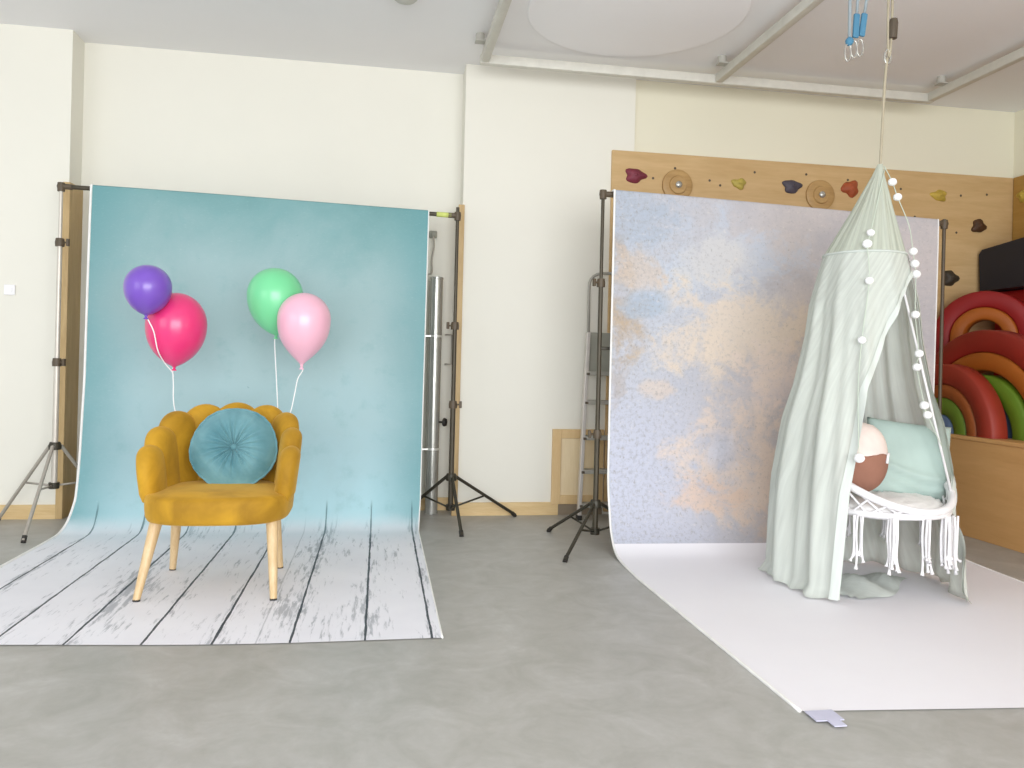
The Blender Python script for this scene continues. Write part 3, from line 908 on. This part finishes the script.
# ------------------------------------------------------------------ hanging canopy
AP = Vector((2.385, 3.51, 2.055))
rad_t = [(0.0, 0.430), (0.06, 0.415), (0.3, 0.41), (0.5, 0.40), (0.8, 0.35), (0.97, 0.297), (1.2, 0.255), (1.38, 0.238), (1.61, 0.186), (1.85, 0.085), (2.0, 0.028), (2.055, 0.012)]
cen_x = [(0.0, 2.355), (0.5, 2.350), (0.97, 2.335), (1.61, 2.332), (1.85, 2.362), (2.055, 2.385)]
cen_y = [(0.0, 3.53), (1.61, 3.54), (2.055, 3.51)]
th_l = [(0.0, -13), (0.5, -8), (0.97, 4), (1.2, 22), (1.38, 42), (1.5, 66), (1.61, 90), (2.1, 90)]
CV = Vector((-0.55, -0.835, 0)); RV = Vector((0.835, -0.55, 0))   # front and right side of the canopy
def canopy_pt(th, z, off=0.0, s=0.0, fold=True):
    R_ = interp(rad_t, z)
    if fold:
        A = interp([(0.0, 0.036), (0.5, 0.03), (1.0, 0.022), (1.5, 0.010), (1.61, 0.004), (1.9, 0.004), (2.055, 0.0)], z)
        k = 1.0 if z < 1.61 else 0.6
        R_ += A * (0.6 * math.sin(11 * math.radians(th) + 0.5 + 0.35 * z) + 0.4 * math.sin(23 * math.radians(th) + 1.3 - 0.6 * z) + 0.5 * math.sin(5 * math.radians(th) + 2.1))
    R_ += off
    c = Vector((interp(cen_x, z), interp(cen_y, z), z))
    a = math.radians(th)
    return c + (CV * math.cos(a) + RV * math.sin(a)) * R_
cn = thing('bed_canopy', 'sheer sage green gauze canopy hanging from the ceiling over the macrame chair', 'canopy', (2.355, 3.53, 0))
def th_right(z): return interp([(0.0, 66), (0.3, 80), (0.6, 96), (1.61, 93), (2.1, 93)], z)
def sheet(name, z_levels, mat, nu=170):
    v = []; f = []; uv = []
    for z in z_levels:
        a = th_right(z); b = 360 + interp(th_l, z)
        if z >= 1.61: a, b = 92, 452
        for k in range(nu + 1):
            th = lerp(a, b, k / nu)
            zz = z
            p = canopy_pt(th, z)
            if z < 0.05:   # hem puddling on the sheet
                p = canopy_pt(th, z, 0.02 * math.sin(7 * math.radians(th)) + 0.006)
                p.z = 0.010 + 0.012 * (0.5 + 0.5 * math.sin(17 * math.radians(th)))
            v.append(p); uv.append((k / nu * 2.4, z))
    for i in range(len(z_levels) - 1):
        for k in range(nu):
            q = i * (nu + 1) + k
            f.append((q, q + 1, q + nu + 2, q + nu + 1))
    return link_mesh(name, v, f, mat, cn, True, uv)
lower = [0.012, 0.03, 0.06, 0.1] + [0.1 + 1.51 * k / 44 for k in range(1, 45)]
sheet('curtain', lower, M['gauze'])
sheet('cone_top', [1.61 + 0.445 * k / 16 for k in range(17)], M['gauze_top'])
ring = [canopy_pt(92 + 360 * k / 64, 1.61, 0.002) for k in range(64)]
MB().tube(ring, 0.0055, 8, True).build('hoop', M['gauze_hem'], cn, True)
zs = [0.02 + 1.58 * k / 60 for k in range(61)]
def hem_strip(fn, w, name):
    v = []; f = []; uv = []
    for i, z in enumerate(zs):
        for j, dth in enumerate((0, 0.5, 1)):
            v.append(canopy_pt(fn(z) + w * dth, z, 0.007)); uv.append((j * 0.02, z))
    for i in range(len(zs) - 1):
        for j in range(2):
            q = i * 3 + j
            f.append((q, q + 1, q + 4, q + 3))
    link_mesh(name, v, f, M['gauze_hem'], cn, True, uv)
hem_strip(lambda z: interp(th_l, z), -5.5, 'curtain_hem')
hem_strip(th_right, 7.0, 'curtain_hem')
# loose fabric lying inside the canopy on the sheet
v = []; f = []; uv = []
nx, ny = 30, 14
for i in range(nx + 1):
    for j in range(ny + 1):
        a = i / nx; b = j / ny
        p = Vector((2.10, 3.35, 0)).lerp(Vector((2.58, 3.62, 0)), a) + Vector((0.20, -0.24, 0)) * (b - 0.5) * (0.8 + 0.3 * math.sin(5 * a))
        p.z = 0.012 + 0.05 * math.sin(PI * b) * math.sin(PI * a) * (0.6 + 0.4 * math.sin(14 * a + 5 * b)) + 0.008 * math.sin(20 * b + 7 * a) ** 2
        v.append(p); uv.append((a, b))
for i in range(nx):
    for j in range(ny):
        q = i * (ny + 1) + j
        f.append((q, q + 1, q + ny + 2, q + ny + 1))
link_mesh('fallen_fabric', v, f, M['gauze_hem'], cn, True, uv)

# rope with fittings that carries canopy and chair
rp = thing('hanging_rope', 'beige rope with a dark fitting running from ceiling to the canopy tip', 'rope', (2.40, 3.51, 2.05))
MB().tube(catmull([(2.385, 3.51, 2.045), (2.392, 3.51, 2.25), (2.40, 3.512, 2.45), (2.412, 3.515, 2.58)], 6), 0.0065, 8).build('lower_rope', M['rope'], rp, True)
loop = [(2.422 + 0.011 * math.cos(t), 3.515, 2.82 + 0.235 * math.sin(t)) for t in [2 * PI * k / 28 for k in range(28)]]
MB().tube(loop, 0.006, 8, True).build('rope_loop', M['rope'], rp, True)
auto(MB().lathe([(0.0, -0.052), (0.020, -0.050), (0.021, 0.025), (0.017, 0.045), (0.0, 0.05)], (2.437, 3.51, 2.725), (0.03, 0, 1), 18).build('swivel', M['brown_cyl'], rp))
MB().tube([(2.414 + 0.016 * math.cos(t), 3.515, 2.585 + 0.035 * math.sin(t)) for t in [2 * PI * k / 20 for k in range(20)]], 0.005, 8, True).build('carabiner', M['steel'], rp, True)
auto(MB().lathe([(0.0, 0.0), (0.04, 0.0), (0.04, -0.012), (0.012, -0.02), (0.0, -0.02)], (2.422, 3.515, ZC), (0, 0, 1), 20).build('ceiling_plate', M['steel'], rp))

# blue straps from the middle rail
for i, (lab, x, y, zt, zb, mat, wmat) in enumerate((
        ('left blue-grey cord with a metal hook hanging from the ceiling rail', 2.196, 3.50, ZR - 0.03, 2.635, M['greycord'], M['blue']),
        ('middle blue webbing strap hanging from the ceiling rail', 2.240, 3.50, ZR - 0.03, 2.655, M['greycord'], M['blue']),
        ('right blue webbing strap hanging slanted from the ceiling rail', 2.282, 3.50, ZR - 0.03, 2.665, M['greycord'], M['blue']))):
    t = thing('hanging_strap', lab, 'strap', (x, y, zb), 'blue straps under the ceiling rail')
    xt = x + (0.0, 0.002, 0.014)[i]
    top = Vector((xt, y, zt)); bot = Vector((x + (0.003, -0.01, -0.02)[i], y, zb))
    if i == 0:
        MB().tube([top, bot], 0.008, 8).build('cord', mat, t, True)
        MB().ball(bot, 0.02, 2, (1, 1, 1.1)).build('knot', wmat, t, True)
    else:
        mid = top.lerp(bot, 0.6)
        MB().tube([top, mid], 0.007, 8).build('cord', mat, t, True)
        dd = (bot - mid).normalized(); sx = Vector((0, 1, 0)).cross(dd).normalized()
        MB().obox((mid + bot) / 2, sx, Vector((0, 1, 0)), dd, 0.015, 0.008, (bot - mid).length / 2, 0.005).build('webbing', wmat, t)
    MB().tube([(bot.x - 0.006 + 0.016 * math.cos(a), y, bot.z - 0.055 + 0.042 * math.sin(a)) for a in [2 * PI * k / 20 for k in range(20)]], 0.0035, 7, True).build('carabiner', M['steel'], t, True)

# pompom garlands
def garland(label, pts, pom_idx, r=0.021):
    t = thing('pompom_garland', label, 'garland', pts[0], 'pompom garlands on the canopy')
    MB().tube(catmull(pts, 5), 0.0022, 6).build('cord', M['pom_cord'], t, True)
    for i in pom_idx:
        rr = r * random.uniform(0.88, 1.1)
        MB().ball(pts[i], rr, 3, (1, 1, 0.92), 0.035).build('pompom', M['pom'], t, True)
gA = [canopy_pt(70, 2.03, 0.006)] + [canopy_pt(a, z, 0.022) for a, z in ((4, 1.695), (2, 1.64), (5, 1.462), (-1, 1.187))] + [canopy_pt(-3, 0.95, 0.024), canopy_pt(-2, 0.66, 0.024)]
garland('white pompom garland down the front of the sage canopy', gA, [1, 2, 3, 4, 6])
gB = [canopy_pt(80, 2.045, 0.004), canopy_pt(88, 1.965, 0.028), canopy_pt(88, 1.89, 0.035), canopy_pt(90, 1.75, 0.05), canopy_pt(90, 1.625, 0.035), canopy_pt(90, 1.565, 0.03), canopy_pt(90, 1.515, 0.028), canopy_pt(84, 1.32, -0.01), canopy_pt(86, 1.135, -0.005), canopy_pt(82, 1.07, -0.04), canopy_pt(86, 0.89, -0.03), canopy_pt(86, 0.845, -0.03), canopy_pt(90, 0.7, 0.0)]
garland('white pompom garland along the right opening of the sage canopy', gB, [1, 2, 4, 5, 6, 7, 8, 9, 10, 11])

# ------------------------------------------------------------------ macrame hanging chair
HC = Vector((2.385, 3.50, 0)); FD = Vector((0.22, -0.975, 0)).normalized(); SD = Vector((-FD.y, FD.x, 0))
hcx = thing('hanging_chair', 'white macrame hoop chair with fringe hanging inside the sage canopy', 'hanging chair', (HC.x, HC.y, 0.38))
def up_hoop(a):
    d_ = FD * math.cos(a) + SD * math.sin(a)
    return HC + d_ * 0.335 + Vector((0, 0, 0.600 - 0.180 * math.cos(a)))
def low_hoop(a, r=0.30, z=0.40):
    d_ = FD * math.cos(a) + SD * math.sin(a)
    return HC + FD * 0.03 + d_ * r + Vector((0, 0, z))
MB().tube([up_hoop(2 * PI * k / 72) for k in range(72)], 0.018, 10, True).build('upper_hoop', M['rope_white'], hcx, True)
MB().tube([low_hoop(2 * PI * k / 72) for k in range(72)], 0.015, 10, True).build('seat_hoop', M['rope_white'], hcx, True)
net = MB()
NN = 26
for k in range(NN):
    a = 2 * PI * k / NN
    for sg in (1, -1):
        b = a + sg * 2 * PI / NN * 1.5
        P0 = low_hoop(a); P1 = up_hoop(b)
        if (P1 - P0).length > 0.06:
            mid = (P0 + P1) / 2
            net.tube([P0.lerp(P1, q / 4) for q in range(5)], 0.0055, 6)
net.build('netting', M['rope_white'], hcx, True)
bn = MB()
for k in range(18):
    a = PI * k / 18
    bn.tube([low_hoop(a + (PI if 0 else 0)).lerp(low_hoop(a + PI), q / 6) + Vector((0, 0, -0.05 * math.sin(PI * q / 6))) for q in range(7)], 0.006, 6)
for rr in (0.1, 0.2, 0.28):
    bn.tube([low_hoop(2 * PI * k / 40, rr, 0.40 - 0.05 * math.cos(rr / 0.335 * PI / 2)) for k in range(40)], 0.006, 6, True)
bn.build('seat_net', M['rope_white'], hcx, True)
# sheepskin pad
v = []; f = []
nr_, na = 12, 48
random.seed(3)
for i in range(nr_ + 1):
    r = 0.285 * math.sin(PI / 2 * i / nr_)
    for k in range(na):
        a = 2 * PI * k / na
        z = 0.395 + 0.075 * math.cos(PI / 2 * i / nr_) ** 0.5 + random.uniform(-0.008, 0.008)
        v.append(low_hoop(a, r, z) + Vector((random.uniform(-.004, .004), random.uniform(-.004, .004), 0)))
for i in range(nr_):
    for k in range(na):
        k2 = (k + 1) % na
        f.append((i * na + k, i * na + k2, (i + 1) * na + k2, (i + 1) * na + k))
f.append(tuple(nr_ * na + k for k in range(na))[::-1])
link_mesh('fleece_seat_pad', v, f, M['fur'], hcx, True)
def tassel(a, L=0.24, wide=1.0):
    p = low_hoop(a, 0.315, 0.395)
    mb = MB()
    random.seed(int(a * 100) + 5)
    nstr = int(7 * wide)
    for i in range(nstr):
        o = (i / (nstr - 1) - 0.5) * 0.032 * wide
        dn = random.uniform(-0.016, 0.016) * wide
        tdir = (-FD * math.sin(a) + SD * math.cos(a))
        nd = FD * math.cos(a) + SD * math.sin(a)
        x = p + tdir * o + nd * dn
        w = random.uniform(0.8, 1.2)
        pts_ = [x + nd * 0.004 * math.sin(i), x + Vector((0, 0, -L * 0.35)) + tdir * random.uniform(-.006, .006), x + Vector((0, 0, -L * 0.72)) - tdir * o * 0.1, x + Vector((0, 0, -L * w * 0.9)) + tdir * o * 0.55 + nd * 0.01]
        mb.tube(catmull(pts_, 3), [0.0052] * 9 + [0.010], 6)
    mb.ball(p + Vector((0, 0, -L * 0.74)), 0.016, 2, (wide, 1, 0.8))
    mb.build('tassel', M['rope_white'], hcx, True)
for a, w in ((-1.08, 1), (-0.62, 1), (-0.13, 1), (0.42, 2.0), (1.0, 1), (1.6, 1), (2.2, 1), (2.8, 1), (3.4, 1), (4.0, 1), (4.55, 1)):
    tassel(a, 0.235 if w == 1 else 0.26, w)
for a in (0.80, -1.55, 2.5, -2.5):
    p = up_hoop(a)
    MB().tube([p, p.lerp(AP + Vector((0, 0, -0.12)), 0.5) , AP + Vector((0, 0, -0.12))], 0.006, 7).build('support_rope', M['rope_white'], hcx, True)
MB().tube([AP + Vector((0.0, 0, -0.13)), AP + Vector((0, 0, -0.01))], 0.007, 7).build('support_rope', M['rope_white'], hcx, True)

# mint square cushion
def pillow(name, label, c, nrm_, upv_, hw, hh, th, mat, wr=0.0, shear=0.0):
    c = Vector(c); nrm_ = Vector(nrm_).normalized()
    upv_ = Vector(upv_); upv_ = (upv_ - nrm_ * nrm_.dot(upv_)).normalized()
    rt = upv_.cross(nrm_)
    v = []; f = []
    N = 30
    for side in (1, -1):
        for i in range(N + 1):
            for j in range(N + 1):
                s = i / N * 2 - 1; t = j / N * 2 - 1
                pin = 1 - 0.05 * (1 - abs(s) ** 2.2) * abs(t) ** 3
                pin2 = 1 - 0.05 * (1 - abs(t) ** 2.2) * abs(s) ** 3
                x = s * hw * pin2; y = t * hh * pin
                x += shear * y
                d_ = th * ((1 - s ** 4) * (1 - t ** 4)) ** 0.55
                if wr and side == 1:
                    q = y + 0.05 * math.sin(7 * x + 1)
                    d_ += wr * (math.exp(-((q + 0.08) / 0.014) ** 2) * -1 + math.exp(-((q + 0.055) / 0.02) ** 2) * 0.8 - math.exp(-((q + 0.125) / 0.012) ** 2) * 0.9) * (1 - s ** 4) * (0.5 + 0.5 * math.sin(4 * x + 1.5))
                v.append(c + rt * x + upv_ * y + nrm_ * side * max(d_, 0.0))
    M_ = (N + 1) * (N + 1)
    for side in (0, 1):
        for i in range(N):
            for j in range(N):
                q = side * M_ + i * (N + 1) + j
                f.append((q, q + 1, q + N + 2, q + N + 1))
    o = link_mesh(name, v, f, mat, None, True, None, c)
    bm = bmesh.new(); bm.from_mesh(o.data)
    bmesh.ops.remove_doubles(bm, verts=bm.verts, dist=0.0008)
    bmesh.ops.recalc_face_normals(bm, faces=bm.faces)
    bm.to_mesh(o.data); bm.free()
    return tag(o, label, 'cushion')
pillow('square_cushion', 'pale mint square cushion leaning back in the macrame chair', (2.560, 3.50, 0.618), (-0.10, -0.90, 0.34), (0.10, 0, 1), 0.215, 0.195, 0.065, M['mint_cushion'], 0.02, 0.14)
# two-tone plush cushion
tc = thing('plush_cushion', 'rounded cushion, cream above and rust brown below, beside the mint cushion', 'cushion', (2.215, 3.37, 0.48))
def egg(c, rx, ry, rz, z0, z1, name, mat, lump=0.0, jag=0.0):
    v = []; f = []
    nl, ns = 20, 40
    for i in range(nl + 1):
        for k in range(ns):
            a = 2 * PI * k / ns
            zz = lerp(z0, z1, i / nl)
            if jag and i >= nl - 1: zz += jag * math.sin(5 * a + 1)
            r = math.sqrt(max(0.0, 1 - abs(zz) ** 2.4))
            v.append(Vector(c) + Vector((math.cos(a) * rx * r, math.sin(a) * ry * r, zz * rz)) * (1 + lump))
    for i in range(nl):
        for k in range(ns):
            k2 = (k + 1) % ns
            f.append((i * ns + k, i * ns + k2, (i + 1) * ns + k2, (i + 1) * ns + k))
    f.append(tuple(range(ns))[::-1]); f.append(tuple(nl * ns + k for k in range(ns)))
    return link_mesh(name, v, f, mat, tc, True)
EC = Vector((2.215, 3.37, 0.645))
egg(EC, 0.135, 0.10, 0.165, -1, 1, 'cushion_body', M['cream_plush'])
egg(EC, 0.135, 0.10, 0.165, -1, 0.10, 'brown_cover', M['rust_plush'], 0.03, 0.05)
MB().tube(catmull([EC + Vector((0.118, -0.055, 0.02)), EC + Vector((0.098, -0.078, 0.018)), EC + Vector((0.09, -0.085, 0.0)), EC + Vector((0.086, -0.088, -0.02))], 4), 0.006, 7).build('white_stitching', M['rope_white'], tc, True)

# ------------------------------------------------------------------ wooden platform with foam shapes
pf = thing('platform_box', 'long low wooden platform along the right wall under the foam rainbows', 'platform', (4.23, 3.6, 0))
MB().box((3.74, 1.6, 0.0), (4.66, 5.25, 0.615), 0.004).build('front_panel', M['box'], pf)
MB().box((3.73, 1.6, 0.615), (4.66, 5.255, 0.642), 0.006).build('top_board', M['box'], pf)
ZB = 0.643
def arch(parent, name, cx, cy, z, r0, r1, x_th, mat, leg=0.0, tang=(0, 1), bev=0.011, full=False):
    """half ring standing upright, in the plane of tang and z, centred on (cx, cy)"""
    tg = Vector((tang[0], tang[1], 0)).normalized(); nn = Vector((tg.y, -tg.x, 0))
    sec = []
    b = min(bev, (r1 - r0) * 0.3)
    for (rr, hh) in ((r0 + b, -1), (r1 - b, -1), (r1, -1 + b / (x_th / 2)), (r1, 1 - b / (x_th / 2)), (r1 - b, 1), (r0 + b, 1), (r0, 1 - b / (x_th / 2)), (r0, -1 + b / (x_th / 2))):
        sec.append((max(rr, 0.001), hh * x_th / 2))
    st = []
    if leg > 0: st.append(('l', -leg))
    N = 40
    for k in range(N + 1): st.append(('a', PI * k / N))
    if leg > 0: st.append(('r', -leg))
    v = []; f = []
    c0 = Vector((cx, cy, z + leg))
    for kind, q in st:
        for rr, h in sec:
            if kind == 'a':
                p = c0 + tg * (math.cos(q) * rr) + Vector((0, 0, math.sin(q) * rr)) + nn * h
            else:
                p = c0 + tg * (rr if kind == 'l' else -rr) + Vector((0, 0, q)) + nn * h
            v.append(p)
    s = len(sec)
    for i in range(len(st) - 1):
        for k in range(s):
            k2 = (k + 1) % s
            f.append((i * s + k, i * s + k2, (i + 1) * s + k2, (i + 1) * s + k))
    f.append(tuple(range(s))[::-1]); f.append(tuple((len(st) - 1) * s + k for k in range(s)))
    return auto(link_mesh(name, v, f, mat, parent, True), 50)
ra = thing('foam_rainbow', 'nearest foam rainbow with red, orange, green and blue arches beside the backdrop edge', 'foam rainbow', (3.815, 4.80, ZB), 'foam rainbows on the platform')
arch(ra, 'red_arch', 3.815, 4.80, ZB, 0.325, 0.462, 0.12, M['f_reddull'])
arch(ra, 'orange_arch', 3.815, 4.80, ZB, 0.235, 0.323, 0.12, M['f_orangedull'])
arch(ra, 'green_arch', 3.815, 4.80, ZB, 0.12, 0.233, 0.12, M['f_greendull'])
arch(ra, 'blue_core', 3.815, 4.80, ZB, 0.0, 0.118, 0.12, M['f_blue'])
rb_ = thing('foam_rainbow', 'largest foam rainbow standing behind the nearest one with a bright green inner arch', 'foam rainbow', (3.945, 4.60, ZB), 'foam rainbows on the platform')
arch(rb_, 'red_arch', 3.945, 4.60, ZB, 0.545, 0.69, 0.12, M['f_redmid'])
arch(rb_, 'orange_arch', 3.945, 4.60, ZB, 0.425, 0.543, 0.12, M['f_orange'])
arch(rb_, 'green_arch', 3.945, 4.60, ZB, 0.265, 0.395, 0.12, M['f_green'])
arch(rb_, 'blue_core', 3.965, 4.60, ZB, 0.0, 0.25, 0.06, M['f_blue'])
tgC = (-0.6, 0.8)
rc = thing('foam_rainbow', 'tall red and orange foam arch in the corner behind the other rainbows', 'foam rainbow', (4.26, 5.01, ZB), 'foam rainbows on the platform')
arch(rc, 'red_arch', 4.26, 5.01, ZB, 0.215, 0.33, 0.12, M['f_red'], 0.66, tgC)
arch(rc, 'orange_arch', 4.255, 5.005, ZB, 0.125, 0.213, 0.13, M['f_orange'], 0.66, tgC)
blk = MB().box((4.53, 3.3, ZB), (4.655, 5.25, 1.662), 0.03)
tag(auto(blk.build('foam_mat', M['f_redblock'], origin=(4.56, 4.1, ZB))), 'big red foam mat standing behind the rainbows', 'foam mat')
nb = MB()
pts2 = [(5.26, 1.664), (5.28, 1.94), (5.25, 1.97), (4.3, 2.06), (3.5, 2.10), (3.5, 1.664)]
vv = [(4.42, y, z) for y, z in pts2] + [(4.655, y, z) for y, z in pts2]
k6 = len(pts2)
ff = [tuple(range(k6))[::-1], tuple(range(k6, 2 * k6))] + [(i, (i + 1) % k6, (i + 1) % k6 + k6, i + k6) for i in range(k6)]
nb.add(vv, ff)
tag(nb.build('foam_wedge', M['f_navy'], origin=(4.56, 4.3, 1.656)), 'dark navy foam wedge lying on top of the red foam mat', 'foam wedge')

# ------------------------------------------------------------------ light
W = bpy.data.worlds.new('daylight'); scene.world = W
W.use_nodes = True
bg = W.node_tree.nodes['Background']
bg.inputs[0].default_value = (0.91, 0.955, 1.0, 1)
bg.inputs[1].default_value = 1.0
def area(name, loc, target, sx, sy, power, col):
    l = bpy.data.lights.new(name, 'AREA'); l.shape = 'RECTANGLE'; l.size = sx; l.size_y = sy; l.energy = power; l.color = col
    o = bpy.data.objects.new(name, l); COL.objects.link(o)
    o.location = loc
    o.rotation_euler = (Vector(target) - Vector(loc)).to_track_quat('-Z', 'Y').to_euler()
    return o
area('window_daylight', (-4.4, -0.5, 1.8), (1.0, 4.5, 1.0), 2.6, 2.0, 45, (0.96, 0.98, 1.0))
area('rear_window_daylight', (0.6, -2.7, 1.5), (0.9, 5.0, 1.75), 5.0, 2.4, 330, (0.95, 0.97, 1.0))

# ------------------------------------------------------------------ camera
F_PX, YAW, ROLL = 790.0, math.radians(9.5), math.radians(1.4)
cam = bpy.data.cameras.new('camera')
co = bpy.data.objects.new('camera', cam); COL.objects.link(co)
cam.sensor_fit = 'HORIZONTAL'; cam.sensor_width = 36
cam.lens = F_PX / 1024 * 36
cam.shift_y = -22.5 / 1024
cam.clip_start = 0.05
fw = Vector((math.sin(YAW), math.cos(YAW), 0)); r0 = Vector((math.cos(YAW), -math.sin(YAW), 0)); u0 = Vector((0, 0, 1))
U = r0 * math.cos(ROLL) + u0 * math.sin(ROLL); V = -r0 * math.sin(ROLL) + u0 * math.cos(ROLL)
mt = Matrix.Identity(4)
for i in range(3):
    mt[i][0] = U[i]; mt[i][1] = V[i]; mt[i][2] = -fw[i]
mt.translation = Vector((0, 0, 1.05))
co.matrix_world = mt
scene.camera = co
scene.view_settings.view_transform = 'Standard'
scene.view_settings.look = 'None'
scene.view_settings.exposure = -0.12
scene.cycles.max_bounces = 10
scene.cycles.transparent_max_bounces = 12
scene.cycles.use_denoising = True
